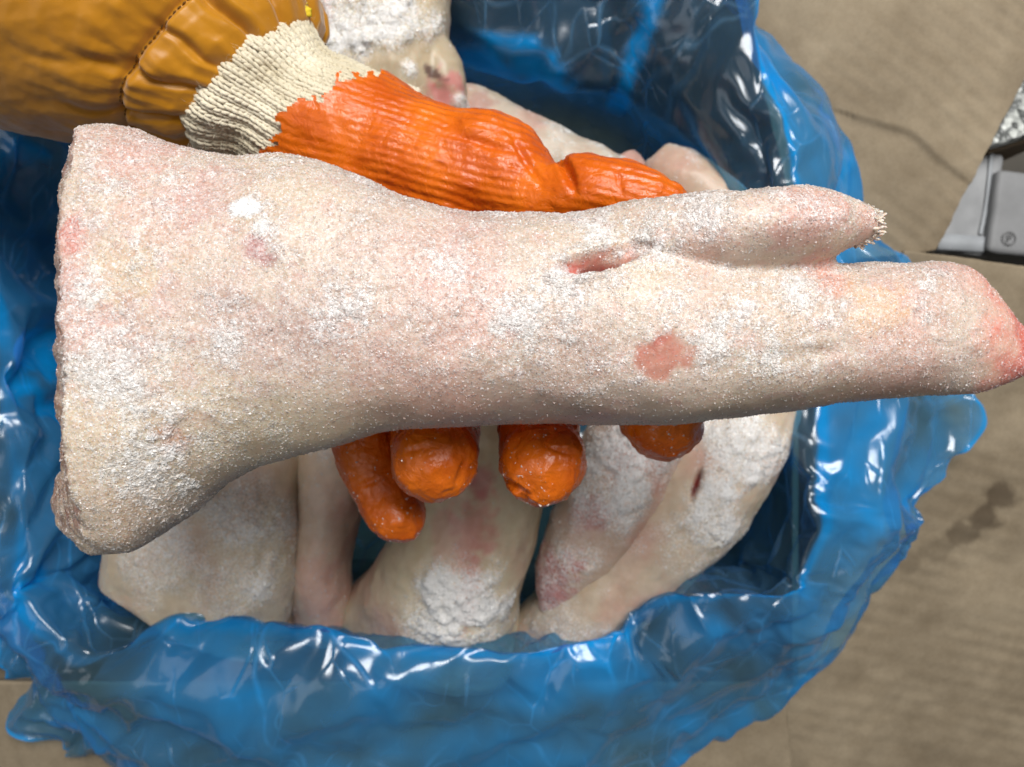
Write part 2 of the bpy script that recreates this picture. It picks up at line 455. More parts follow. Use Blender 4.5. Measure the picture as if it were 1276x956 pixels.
for q in ((x0 - .004, x0, y0 - .004, y1 + .004), (x1, x1 + .004, y0 - .004, y1 + .004), (x0 + .0005, x1 - .0005, y0 - .004, y0), (x0 + .0005, x1 - .0005, y1, y1 + .004)):
    V, F = box(*q, .006, zt); me = mesh_from('wall', V, F); set_f(me, 'stain', np.zeros(8)); link('wall', me, M_CARD, carton)
V, F = box(x0 + .001, x1 - .001, y0 + .001, y1 - .001, .004, .008); me = mesh_from('bottom', V, F); set_f(me, 'stain', np.zeros(8)); link('bottom', me, M_CARD, carton)

# ------------------------------------------------------------------ blue bag
HEM = [(640, -200, .55), (950, -110, .54), (978, 80, .535), (1014, 210, .53), (1034, 330, .525), (1150, 430, .515), (1272, 484, .51), (1208, 620, .52), (1150, 690, .53),
       (1050, 775, .54), (985, 830, .54), (968, 900, .54), (930, 945, .54), (864, 965, .53), (745, 985, .53), (600, 1090, .53), (400, 1150, .53), (220, 1140, .53),
       (60, 1030, .53), (-70, 930, .53), (-220, 720, .52), (-240, 400, .52), (-230, 200, .52), (-150, -40, .52), (300, -200, .54)]
CRE = [(640, -110, .45), (930, -70, .445), (945, 80, .445), (985, 220, .445), (1005, 330, .445), (1016, 430, .445), (1022, 520, .442), (1018, 620, .44), (1010, 705, .44),
       (990, 738, .437), (925, 730, .435), (860, 724, .432), (795, 770, .437), (735, 800, .44), (650, 812, .44), (520, 806, .44), (400, 796, .44), (250, 786, .445),
       (85, 830, .44), (22, 760, .44), (2, 600, .44), (-8, 400, .44), (-8, 190, .44), (40, 10, .44), (320, -110, .45)]
INN = [(640, 60, .505), (770, 90, .50), (830, 170, .50), (890, 265, .50), (915, 340, .52), (930, 420, .55), (930, 520, .54), (935, 610, .53), (930, 690, .53),
       (920, 715, .52), (890, 715, .51), (850, 712, .51), (790, 755, .51), (730, 780, .52), (650, 795, .52), (520, 790, .52), (400, 785, .52), (255, 785, .52),
       (140, 770, .53), (128, 700, .53), (110, 600, .54), (100, 400, .55), (100, 240, .55), (150, 120, .55), (380, 10, .55)]
BOT = [(640, 150, .63), (740, 180, .61), (790, 240, .60), (840, 300, .60), (850, 350, .63), (860, 420, .63), (860, 520, .62), (860, 590, .60), (850, 640, .60),
       (840, 650, .60), (820, 655, .60), (790, 660, .60), (740, 680, .60), (690, 700, .60), (630, 710, .60), (520, 710, .60), (420, 710, .60), (320, 700, .60),
       (230, 680, .60), (210, 640, .61), (190, 560, .62), (190, 400, .63), (200, 270, .63), (250, 180, .63), (440, 110, .63)]
NU = 340
def ring(K): return crom(np.array([P(*k) for k in K]), NU, True)
rh, rc, ri, rb = ring(HEM), ring(CRE), ring(INN), ring(BOT)
# the skirt hangs out from the crest and sags to the hem
m1 = rc * .62 + rh * .38; m1[:, 2] = rc[:, 2] * .80 + rh[:, 2] * .20
m2 = rc * .22 + rh * .78; m2[:, 2] = rc[:, 2] * .30 + rh[:, 2] * .70
mi = rc * .6 + ri * .4; mi[:, 2] = rc[:, 2] * .7 + ri[:, 2] * .3
cen = rb.mean(0)
floorc = rb * .5 + cen * .5; floorc[:, 2] -= .004
prof = np.stack([np.repeat(cen[None] - np.array([0, 0, .006]), NU, 0), floorc, rb, ri, mi, rc, m1, m2, rh])   # (9, NU, 3)
tv = np.concatenate([np.linspace(0, 2, 8)[:-1], np.linspace(2, 5, 26)[:-1], np.linspace(5, 8, 36)]); NV = len(tv)
i = np.minimum(np.floor(tv).astype(int), 7); f = (tv - i)[:, None, None]
g = lambda j: prof[np.clip(j, 0, 8)]
p0, p1, p2, p3 = g(i - 1), g(i), g(i + 1), g(i + 2)
rim = np.exp(-((tv - 5) / .9) ** 2)[:, None]
uc = np.arange(NU) / NU * 2 * np.pi; ring3 = np.stack([np.cos(uc) * .3, np.sin(uc) * .3, 0 * uc], 1)
rj = np.stack([.010 * facet(ring3, 14, 70), .010 * facet(ring3, 14, 71), .008 * facet(ring3, 12, 72)], 1)
G = rim[:, :, None] * rj[None] + 0.5 * (2 * p1 + (p2 - p0) * f + (2 * p0 - 5 * p1 + 4 * p2 - p3) * f ** 2 + (3 * p1 - p0 - 3 * p2 + p3) * f ** 3)
V = G.reshape(-1, 3)
idx = np.arange(NV * NU).reshape(NV, NU); nx = np.roll(idx, -1, 1)
F = np.stack([idx[:-1], nx[:-1], nx[1:], idx[1:]], -1).reshape(-1, 4)
bag_me = mesh_from('bag', V, F)
N = normals(bag_me)
tvv = np.repeat(tv, NU); uu = np.tile(uc, NV)
stv = np.stack([np.cos(uu) * .30, np.sin(uu) * .30, (tvv - 5) * .17], 1)
amp = np.interp(tvv, [0, 2, 3, 4.6, 5, 5.6, 7, 8], [.2, .4, .7, .5, .22, .6, .65, .5])
V = V + N * (amp * (.012 * facet(V, 12, 1) + .012 * facet(stv, 8, 2) + .0060 * facet(stv, 19, 6) + .0016 * facet(V, 55, 3)))[:, None]
set_v(bag_me, V)
# slack film buckles: let the sheet grow a little between its held edges and settle into wrinkles
co = bpy.data.objects.new('tmp_film', bag_me); COL.objects.link(co)
vg = co.vertex_groups.new(name='pin')
hold = np.where(tvv < 2.4, 1.0, np.where(np.abs(tvv - 5) < .12, .20, .05))
for wv in (1.0, .20, .05): vg.add(np.nonzero(hold == wv)[0].tolist(), wv, 'REPLACE')
md = co.modifiers.new('cloth', 'CLOTH'); st = md.settings
st.quality = 3; st.mass = .02; st.tension_stiffness = 30; st.compression_stiffness = 30; st.shear_stiffness = 15; st.bending_stiffness = .05
st.tension_damping = 10; st.compression_damping = 10; st.shear_damping = 10; st.bending_damping = .2; st.air_damping = 2
st.vertex_group_mass = 'pin'; st.pin_stiffness = .5; st.shrink_min = -.07; st.shrink_max = -.07
st.effector_weights.gravity = 0.0; md.collision_settings.use_collision = False; md.collision_settings.use_self_collision = False
md.point_cache.frame_start = 1; md.point_cache.frame_end = 30
for fr_ in range(1, 23): S.frame_set(fr_)
res = bpy.data.meshes.new_from_object(co.evaluated_get(bpy.context.evaluated_depsgraph_get()))
bpy.data.objects.remove(co); S.frame_set(1)
V = get_vf(res)
# plies: where the film lies doubled or rolled on itself
q1 = fbm(np.stack([tvv * .45, np.cos(uu) * 2.2, np.sin(uu) * 2.2], 1), 1.6, 3, s=12); q2 = fbm(V, 16, 3, s=33)
ply = .27 + .34 * q1 + .30 * q2 + .10 * fbm(V, 40, 3)
ply = np.where(tvv < 5, np.clip(ply, 0, 1) * .22, ply) + .22 * np.exp(-((tvv - 5.05) / .10) ** 2) + .25 * sst(7.80, 7.95, tvv)
for pts, wd in [([(560, 60, .49), (640, 66, .485), (690, 95, .485), (740, 128, .49), (775, 150, .495), (812, 192, .50)], .008), ([(812, -40, .46), (806, 30, .475), (785, 90, .487), (775, 140, .495), (800, 175, .50), (822, 190, .505)], .008),
                ([(720, 112, .49), (728, 140, .50), (724, 175, .51)], .005), ([(112, 430, .53), (92, 560, .51), (60, 700, .47), (42, 850, .44)], .006), ([(-10, 192, .45), (50, 205, .48), (110, 222, .51)], .005)]:
    L = crom(np.array([P(*q) for q in pts]), 16); D = np.full(len(V), 9.0)
    for a_, b_ in zip(L[:-1], L[1:]):
        ab = (b_ - a_)[:2]; t_ = np.clip(((V[:, :2] - a_[:2]) @ ab) / (ab @ ab), 0, 1)
        D = np.minimum(D, np.linalg.norm(V[:, :2] - a_[:2] - t_[:, None] * ab, axis=1))
    k_ = sst(0, .6, np.clip(1 - (D + .003 * perlin(V * 40)) / wd, 0, 1)) * (tvv > 2.4) * (tvv < 5); ply = ply + .5 * k_; V[:, 2] += .006 * k_
ply = ply + .25 * (tvv < 5) * (1 - sst(P(120, 0, .5)[0], P(200, 0, .5)[0], V[:, 0]))
set_v(res, V); set_f(res, 'ply', np.clip(ply, 0, 1)); smooth(res); bag_me = res
bag = link('plastic_bag', bag_me, M_FILM, None, 'translucent blue plastic bag lining the carton, rim folded over the flaps', 'plastic bag')
sd_ = bag.modifiers.new('subdivision', 'SUBSURF'); sd_.levels = 1; sd_.render_levels = 1

# ------------------------------------------------------------------ frozen legs
def frost_on(me, dens, n, smin, smax, seed, lift=.25, sm=False, white=0.0):
    """n little ice crystals scattered over a mesh, by per-vertex density"""
    me.calc_loop_triangles()
    T = np.empty(len(me.loop_triangles) * 3, dtype=np.int32); me.loop_triangles.foreach_get('vertices', T); T = T.reshape(-1, 3)
    V = get_vf(me); Nn = normals(me)
    A = np.linalg.norm(np.cross(V[T[:, 1]] - V[T[:, 0]], V[T[:, 2]] - V[T[:, 0]]), axis=1)
    wgt = A * dens[T].mean(1); cw = np.cumsum(wgt)
    r = np.random.default_rng(seed)
    t = np.searchsorted(cw, r.uniform(0, cw[-1], n)); t = np.minimum(t, len(T) - 1)
    b = r.dirichlet((1, 1, 1), n)
    C = (V[T[t]] * b[:, :, None]).sum(1); nn = Nn[T[t, 0]]
    dd = (dens[T[t]] * b).sum(1)
    size = (smin + (smax - smin) * r.uniform(0, 1, n) ** 2.6) * (.75 + .35 * np.clip(dd, 0, 1.4))
    base = np.array([(0, 0, 1), (1, 0, -.35), (-.5, .87, -.35), (-.5, -.87, -.35)], float)
    ez = nn + r.normal(0, .26, (n, 3)); ez /= np.linalg.norm(ez, axis=1)[:, None]
    ex_ = np.cross(ez, r.normal(size=(n, 3))); ex_ /= np.linalg.norm(ex_, axis=1)[:, None]
    Q = np.stack([ex_, np.cross(ez, ex_), ez], 2)
    sc = size[:, None] * r.uniform(.55, 1.35, (n, 3)) * np.array([1, 1, .42])
    X = np.einsum('nij,nkj->nki', Q, base[None] * sc[:, None, :]) + (C + nn * (size * lift)[:, None])[:, None, :]
    Fb = np.array([(0, 1, 2), (0, 2, 3), (0, 3, 1)])
    F = (np.arange(n)[:, None, None] * 4 + Fb[None]).reshape(-1, 3)
    me2 = mesh_from('frost', X.reshape(-1, 3), F)
    # clear ice takes the tint of the skin it grows on
    cc = np.empty(len(V) * 4, dtype=np.float32); me.attributes['Col'].data.foreach_get('color', cc)
    cc = cc.reshape(-1, 4)[:, :3][T[t, 0]].astype(float)
    k = np.clip(.12 + white + .62 * r.uniform(0, 1, n) ** 1.3 + .26 * dd, 0, .96)[:, None]
    cc = cc * (1 - k) + np.array([.98, .975, .965]) * k
    set_col(me2, np.repeat(cc, 4, 0)); smooth(me2, sm)
    return me2

# ---- the held one
D0 = .26; s0 = mm(D0)
XS = np.array([96, 120, 150, 200, 250, 300, 350, 410, 460, 500, 540, 580, 640, 700, 760, 830, 900, 970, 1040, 1120, 1165, 1192, 1210, 1230, 1250, 1276, 1300, 1312])
TOP = np.array([163, 157, 157, 175, 192, 197, 197, 205, 222, 243, 260, 269, 274, 274, 282, 296, 312, 326, 328, 324, 325, 330, 344, 373, 403, 420, 428, 434])
BX = np.array([96, 150, 185, 230, 270, 330, 400, 450, 490, 560, 650, 750, 810, 870, 950, 1030, 1130, 1190, 1215, 1240, 1276, 1300, 1312])
BY = np.array([686, 686, 676, 645, 609, 580, 558, 543, 532, 528, 527, 530, 530, 527, 517, 507, 497, 490, 486, 477, 462, 448, 438])
def body():
    xs = np.concatenate([np.arange(96, 1180, 8.0), np.arange(1180, 1312, 4.0)])
    t = np.interp(xs, XS, TOP); b = np.interp(xs, BX, BY)
    ker = np.array([1, 2, 3, 2, 1]) / 9.
    for _ in range(2):
        tp = np.pad(t, 2, mode='edge'); bp = np.pad(b, 2, mode='edge')
        t = np.convolve(tp, ker, 'valid'); b = np.convolve(bp, ker, 'valid')
    hz = np.interp(xs, [96, 250, 420, 600, 800, 1000, 1100, 1150, 1190, 1215, 1240, 1276, 1312], [.040, .040, .036, .033, .032, .029, .026, .022, .017, .014, .011, .007, .003])
    cz = np.interp(xs, [96, 400, 800, 1100, 1312], [D0, D0, D0, D0 + .004, D0 + .006])
    k = 72; th = np.arange(k) / k * 2 * np.pi
    c, s = np.cos(th), np.sin(th); ex = 2.15
    c = np.sign(c) * np.abs(c) ** (2 / ex); s = np.sign(s) * np.abs(s) ** (2 / ex)
    V = np.zeros((len(xs), k, 3))
    sc = mm(cz)
    V[:, :, 0] = ((xs - 638) * sc)[:, None]
    V[:, :, 1] = (-((t + b) / 2 - 478) * sc)[:, None] + ((b - t) / 2 * sc)[:, None] * c[None]
    V[:, :, 2] = (CAMZ - cz)[:, None] - hz[:, None] * s[None]
    return V.reshape(-1, 3), tube_faces(len(xs), k)
def upper_toe():
    xs = np.arange(690, 1092, 6.0)
    t = np.interp(xs, [690, 740, 790, 840, 880, 930, 980, 1020, 1048, 1085, 1092], [276, 263, 252, 248, 240, 236, 233, 235, 248, 264, 270])
    b = np.interp(xs, [690, 800, 900, 975, 1010, 1040, 1060, 1085, 1092], [352, 358, 350, 340, 337, 325, 312, 304, 298])
    ker = np.ones(5) / 5
    t = np.convolve(np.pad(t, 2, mode='edge'), ker, 'valid'); b = np.convolve(np.pad(b, 2, mode='edge'), ker, 'valid')
    hz = np.interp(xs, [690, 800, 950, 1020, 1060, 1092], [.014, .019, .023, .020, .014, .008]); cz = np.interp(xs, [690, 800, 900, 1092], [.262, .254, .248, .250])
    k = 56; th = np.arange(k) / k * 2 * np.pi
    V = np.zeros((len(xs), k, 3)); sc = mm(cz)
    V[:, :, 0] = ((xs - 638) * sc)[:, None]
    V[:, :, 1] = (-((t + b) / 2 - 478) * sc)[:, None] + ((b - t) / 2 * sc)[:, None] * np.cos(th)[None]
    V[:, :, 2] = (CAMZ - cz)[:, None] - hz[:, None] * np.sin(th)[None]
    return V.reshape(-1, 3), tube_faces(len(xs), k)
hm = remesh([body(), upper_toe()], .00085, 7)
V = get_vf(hm)
# oblique ragged cut at the thick end
dd = CAMZ - V[:, 2]
ypx = 478 - V[:, 1] / mm(dd)
EY = [120, 165, 240, 300, 380, 440, 500, 560, 600, 640, 665, 686, 720]
EX = [94, 92, 83, 80, 85, 79, 80, 90, 92, 100, 112, 132, 150]
tx = (np.interp(ypx, EY, EX) - 638) * mm(dd)
low = sst(560, 640, ypx)
tx += -low * np.clip(dd - .235, 0, 1) * .21
fall = 1 - sst(-.143, -.105, V[:, 0])
V[:, 0] += fall * (tx - (96 - 638) * s0)
V[:, 0] += fall ** 3 * (.0016 * fbm(V, 200, 4) + .0030 * fbm(V, 75, 3, s=9))
set_v(hm, V); N = normals(hm)
def near(V, px, py, r, d=.228, ax=1.0, ay=1.0, rot=0.0):
    p = P(px, py, d); q = (V - p)[:, :2]
    c, s = math.cos(rot), math.sin(rot)
    q = np.stack([(q[:, 0] * c - q[:, 1] * s) / ax, (q[:, 0] * s + q[:, 1] * c) / ay], 1)
    return np.linalg.norm(q, axis=1) / (r * mm(d))
front = N[:, 2] > -.1
# slit, cleft lines and lumps
sl = near(V, 757, 316, 69, .226, 1.0, .29, -.27) + .30 * fbm(V, 130, 3)
slit = (1 - sst(.45, 1.0, sl)) * front
lips = np.exp(-((sl - 1.1) / .25) ** 2) * front
core = (1 - sst(.15, .50, sl)) * front
V = V - N * (slit * .0050 + core * .0075)[:, None] + N * (lips * .0007)[:, None]
fur = np.exp(-(((478 - V[:, 1] / mm(.232)) - np.interp(V[:, 0] / mm(.232) + 638, [840, 900, 1000, 1100, 1180], [462, 456, 442, 426, 405]) + 14 * fbm(V, 40, 2, s=3)) / 13) ** 2) * sst(850, 900, V[:, 0] / mm(.232) + 638) * (1 - sst(1060, 1170, V[:, 0] / mm(.232) + 638)) * front
V = V - N * (fur * .0010 * np.clip(.5 + 1.2 * fbm(V, 45, 2, s=23), 0, 1.2))[:, None]
bare = (1 - sst(.45, 1.05, near(V, 826, 443, 31, .228, 1.0, 1.15, .3) + .9 * fbm(V, 70, 3, s=6) + .5 * fbm(V, 200, 3))) * front
V = V - N * (bare * .0003)[:, None]
under = 1 - .85 * sst(.15, .8, -N[:, 1])
lump = fbm(V, 18, 3, s=4) * .0034 + under * fbm(V, 70, 3, s=8) * .0008 + under * fbm(V, 330, 3, s=2) * .0003 + under * np.clip(fbm(V, 62, 4, s=13) + .4 * fbm(V, 300, 2, s=5), 0, 1) * .0011
V = V + N * lump[:, None]
set_v(hm, V); N = normals(hm); smooth(hm)
# colour of the flesh: cream skin, pink and yellow patches, red where it is cut
def mix(a, b, t): return a * (1 - t[:, None]) + np.array(b)[None] * t[:, None]
nA, nB, nC = fbm(V, 22, 4, s=3), fbm(V, 62, 4, s=13), fbm(V, 150, 4, s=30)
nF = fbm(V, 420, 3, s=77)
C = np.tile(np.array([.65, .50, .40]), (len(V), 1))
C = mix(C, (.64, .35, .29), sst(-.05, .4, nA) * .65)
C = mix(C, (.66, .54, .37), sst(.02, .4, -nA) * .45)
C = mix(C, (.46, .31, .24), sst(.0, .45, nB) * .6); C = mix(C, (.60, .34, .30), sst(.05, .5, nC) * .5)
xp = V[:, 0] / mm(.235) + 638; yp = 478 - V[:, 1] / mm(.235)
C = mix(C, (.72, .58, .38), sst(430, 560, yp) * (1 - sst(300, 800, xp)) * .6)
spots = [(700, 420, 100, (.50, .395, .31), .55, .226), (980, 445, 110, (.53, .40, .32), .45, .23), (480, 330, 80, (.56, .43, .35), .4, .224), (300, 500, 90, (.60, .49, .34), .5, .224), (160, 190, 60, (.66, .34, .29), .6, .235), (250, 230, 60, (.58, .33, .30), .5, .224), (390, 400, 70, (.44, .29, .25), .55, .222), (170, 330, 60, (.72, .58, .38), .6, .224), (560, 500, 60, (.62, .34, .27), .5, .24), (108, 296, 30, (.62, .19, .15), .75, .231), (322, 312, 22, (.40, .13, .14), .75, .224), (195, 258, 70, (.62, .36, .31), .5, .224), (300, 420, 70, (.52, .33, .29), .5, .222),
         (205, 545, 22, (.66, .30, .16), .7, .224), (1038, 345, 28, (.72, .30, .22), .7, .24), (880, 300, 40, (.62, .35, .28), .5, .226),
         (1010, 262, 60, (.68, .36, .30), .7, .232), (1075, 280, 30, (.72, .38, .30), .6, .24), (1130, 470, 90, (.60, .34, .27), .5, .236), (905, 385, 26, (.50, .33, .22), .6, .228),
         (1100, 380, 45, (.74, .48, .27), .6, .236), (350, 440, 60, (.52, .34, .28), .45, .222), (990, 395, 40, (.58, .40, .28), .5, .23)]
for px, py, r, c, k, d in spots:
    C = mix(C, c, k * (1 - sst(.35, 1.15, near(V, px, py, r, d) + 1.1 * nC + .5 * nF)) * front)
C = mix(C, (.80, .30, .22), sst(1185, 1275, xp * .93 + 638 * .07 + 50 * nC + 70 * nB) * .9); C = mix(C, (.62, .12, .09), sst(1245, 1290, xp * .93 + 638 * .07 + 50 * nC + 60 * nB) * .8)
C = mix(C, (.62, .17, .13), np.clip(slit * 1.5, 0, 1) * np.clip(.8 + 1.2 * nC, .3, 1)); C = mix(C, (.30, .035, .03), core); C = mix(C, (.60, .24, .17), bare * .85); C = mix(C, (.55, .12, .09), bare * sst(.0, .5, nC + .5 * nB) * .8)
cutm = sst(.45, .8, -N[:, 0]) * (fall > .6)
C = mix(C, (.36, .15, .11), cutm * np.clip(.75 + nC, 0, 1)); C = mix(C, (.70, .55, .45), cutm * sst(.1, .5, fbm(V, 90, 3, s=60)) * .6)
set_col(hm, np.clip(C * .82, 0, 1))
# where frost lies
fd = .50 + .85 * nB + .6 * fbm(V, 14, 3, s=71)
fd += .35 * np.exp(-(((xp - 180) / 120) ** 2 + ((yp - 480) / 120) ** 2)) + .45 * np.exp(-(((xp - 930) / 190) ** 2 + ((yp - 400) / 90) ** 2)) + .4 * np.exp(-(((xp - 860) / 120) ** 2 + ((yp - 300) / 50) ** 2))
fd = (.55 * np.clip(fd, 0, 1.2) + .75 * sst(-.1, .5, .7 * nB + .6 * nC + .7 * fbm(V, 300, 3, s=5)) * np.clip(fd + .2, 0, 1)); fd = np.clip(fd * .85, .50, 1.3) * (1 - .8 * bare) * (1 - .9 * slit) * (1 - .55 * sst(1200, 1280, xp)) * (1 - .6 * cutm)
for px, py, r in [(150, 470, 80), (175, 590, 60), (250, 570, 70), (890, 430, 40), (930, 385, 34), (820, 296, 50), (755, 283, 36), (700, 345, 40), (640, 400, 46), (330, 560, 50), (1000, 352, 40), (1190, 348, 14), (430, 385, 46), (285, 425, 36), (120, 360, 36), (560, 330, 40), (880, 262, 44), (960, 440, 40)]:
    fd = fd + .85 * (1 - sst(.1, 1.0, near(V, px, py, r, .228) + .9 * nC + .9 * nF)) * front
fd *= 1 - .8 * sst(.25, .95, -N[:, 1]) * (xp > 230) * (xp < 1220)
fd *= np.where(N[:, 2] < -.2, .25, 1)
fd = np.maximum(fd, .06)
fd += 2.0 * (1 - sst(.7, 1.0, near(V, 300, 256, 17, .224, 1.1, .8) + .8 * nC + .5 * nF)) * front + 1.2 * (1 - sst(.6, 1.0, near(V, 325, 282, 14, .224) + .8 * nC + .5 * nF)) * front
set_f(hm, 'frost', np.clip(fd * .75, 0, 1))
held = link('pig_trotter', hm, M_SKIN, None, 'large frost-covered pig trotter held by the orange glove', 'pig trotter', origin=tuple(P(638, 400, D0)))
hm_fr = hm
fr1 = frost_on(hm, fd, 150000, .0002, .00066, 5, sm=True); fr2 = frost_on(hm, np.clip(fd - .4, 0, 2) ** 1.5 + .01, 18000, .0004, .0009, 6)
for fm_ in (fr1, fr2):
    set_v(fm_, get_vf(fm_) + np.array(P(638, 400, D0)))
    link('frost', fm_, M_FROST, held, kind='stuff')
# torn fringe at the end of the upper toe
Vs, Fs = [], []
HV = get_vf(hm) + np.array(P(638, 400, D0)); tipv = HV[(HV[:, 0] > HV[(HV[:, 1] > P(0, 296, .25)[1]), 0].max() - .0045) & (HV[:, 1] > P(0, 306, .25)[1])]
for q in range(120):
    a = tipv[RNG.integers(len(tipv))]; ln = RNG.uniform(.0008, .0030); r = RNG.uniform(.0003, .0006)
    dv = np.array([1, RNG.normal(0, .5), RNG.normal(0, .5)]); dv /= np.linalg.norm(dv); sd = np.cross(dv, [0, 0, 1]); sd /= np.linalg.norm(sd); u = np.cross(sd, dv)
    n = len(Vs) * 9
    L = [a + sd * r * math.cos(t) + u * r * math.sin(t) - dv * .002 for t in (0, 1.57, 3.14, 4.71)] + [a + dv * ln * .7 + (sd * math.cos(t) + u * math.sin(t)) * r * 1.1 for t in (0, 1.57, 3.14, 4.71)] + [a + dv * ln]
    Vs.append(np.array(L)); Fs += [(n + j, n + (j + 1) % 4, n + 4 + (j + 1) % 4, n + 4 + j) for j in range(4)] + [(n + 4 + j, n + 4 + (j + 1) % 4, n + 8) for j in range(4)]
Vs = np.concatenate(Vs); me = mesh_from('torn_fringe', Vs, Fs); smooth(me)
set_col(me, np.tile(np.array([.66, .48, .37]), (len(Vs), 1))); set_f(me, 'frost', np.full(len(Vs), .7))
link('torn_fringe', me, M_SKIN, held, kind='stuff')

# ---- the legs lying in the bag
GRP = 'frozen pig trotters packed in the bag'
def leg(label, paths, base, patches, frostk, seed, n_fr, slits=(), cut=(), vox=.0016, pink=.5, rough=1.0, ex=2.2):
    me = remesh([loft_path(np.array(p, float), 46, 44, ex) for p in paths], vox, 9)
    V = get_vf(me); N = normals(me)
    sl_all = np.zeros(len(V))
    for px, py, d, r, ay, rot in slits:
        q = near(V, px, py, r, d, 1, ay, rot) + .15 * fbm(V, 120, 2); s_ = (1 - sst(.4, 1.0, q)) * (N[:, 2] > 0); sl_all = np.maximum(sl_all, s_)
    V = V - N * (sl_all * .009)[:, None]
    fr = np.clip(frostk + 1.1 * fbm(V, 16, 4, s=seed) + .5 * fbm(V, 60, 3, s=seed + 4), 0, 1.2)
    for px, py, d, r, k in patches:
        fr = np.clip(fr + k * (1 - sst(.4, 1.1, near(V, px, py, r, d) + .6 * fbm(V, 50, 3, s=seed))), 0, 1.3)
    V = V + N * ((fbm(V, 14, 3, s=seed) * .005 + fbm(V, 60, 3, s=seed) * .0016) * rough + np.clip(fr - .3, 0, 1) * (.0014 + .0050 * np.abs(fbm(V, 120, 3, s=seed + 2))))[:, None]
    set_v(me, V); N = normals(me); smooth(me)
    a, b = fbm(V, 18, 4, s=seed + 7), fbm(V, 50, 4, s=seed + 17)
    C = np.tile(np.array(base), (len(V), 1))
    C = mix(C, (.62, .33, .27), sst(-.05, .4, a) * min(1, pink * 1.8)); C = mix(C, (.62, .50, .29), sst(.05, .5, -a) * .6); C = mix(C, (.45, .32, .22), sst(.1, .5, b) * .4)
    for px, py, d, r, ax, ay, rot, c, k in cut:
        C = mix(C, c, k * (1 - sst(.5, 1.05, near(V, px, py, r, d, ax, ay, rot) + .9 * b + .7 * fbm(V, 160, 3, s=seed))))
    C = mix(C, (.33, .05, .04), sl_all)
    set_col(me, np.clip(C * .86, 0, 1)); fr = fr * (1 - sl_all); set_f(me, 'frost', np.clip(fr * 1.0, 0, 1))
    og = V.mean(0)
    o = link('pig_trotter', me, M_SKIN, None, label, 'pig trotter', GRP, origin=tuple(og))
    f = frost_on(me, np.clip(fr, .04, 2) ** 1.8, int(n_fr * 2.2), .0003, .0012, seed, sm=True, white=.32)
    set_v(f, get_vf(f) + og); link('frost', f, M_FROST, o, kind='stuff')
    return o
PK = (.68, .22, .19)
leg('wide cut end of a frosted leg at the lower left of the blue bag',
    [[(244, 757, .484, 119, .034), (250, 740, .482, 119, .035), (256, 690, .476, 119, .036), (275, 610, .475, 104, .035), (320, 480, .485, 78, .033), (390, 330, .50, 66, .03)]],
    (.66, .55, .40), [(200, 700, .44, 70, .7), (300, 640, .44, 60, .6), (290, 740, .44, 60, .5)], .12, 11, 14000, cut=[(355, 655, .44, 26, .5, 1.6, .1, (.60, .30, .15), .6), (368, 775, .45, 10, 1, 1, 0, PK, .8)], pink=.25, ex=3.0)
leg('smooth pale pink narrow leg wedged right of the wide cut leg end',
    [[(398, 778, .50, 34, .018), (402, 758, .494, 34, .022), (404, 700, .484, 33, .026), (413, 630, .482, 42, .03), (422, 560, .482, 50, .03), (450, 420, .49, 52, .03)]],
    (.72, .55, .42), [], -.25, 22, 3000, cut=[(395, 740, .46, 40, 1, 1.4, 0, (.70, .42, .34), .6)], pink=.5)
leg('cream leg flaring to a frosted white base below the two middle fingertips',
    [[(530, 800, .515, 116, .028), (536, 785, .500, 116, .034), (560, 722, .476, 92, .036), (594, 660, .464, 78, .034), (612, 580, .466, 72, .034), (625, 440, .475, 70, .033)]],
    (.68, .57, .40), [(575, 740, .43, 62, 1.1), (540, 780, .43, 60, .9), (610, 790, .43, 40, .5)], -.1, 33, 14000, cut=[(590, 660, .43, 44, .7, 1.4, .1, (.68, .28, .23), .6), (600, 600, .43, 18, .7, 1.5, 0, (.58, .16, .18), .6), (588, 730, .43, 36, .7, 2, .1, (.60, .24, .20), .7), (560, 680, .43, 40, .8, 1.3, 0, (.72, .40, .32), .5)], pink=.3)
leg('frosted trotter with a dark pink toe pointing down left beside the flared cream leg',
    [[(686, 762, .482, 10, .006), (690, 748, .478, 22, .014), (706, 712, .474, 40, .024), (738, 658, .470, 54, .030), (784, 580, .470, 60, .033), (815, 480, .475, 66, .033)]],
    (.62, .46, .36), [(760, 620, .44, 60, .8), (790, 560, .44, 60, .8), (720, 700, .44, 30, .4)], .1, 44, 10000, cut=[(692, 725, .45, 38, 1, 1.2, 0, (.50, .13, .13), .8), (735, 640, .44, 26, 1, 1, 0, (.50, .20, .20), .6)], pink=.7)
leg('long frosted leg slanting across the bag with a red slit in its skin',
    [[(650, 826, .515, 40, .022), (672, 802, .505, 46, .026), (745, 745, .482, 60, .031), (832, 652, .476, 70, .034), (898, 568, .474, 71, .035), (942, 470, .478, 66, .034)]],
    (.64, .52, .39), [(930, 560, .44, 70, 1.0), (890, 640, .44, 50, .8), (850, 690, .45, 40, .3)], .02, 55, 14000, slits=[(868, 605, .44, 26, .22, -1.29)], pink=.35)
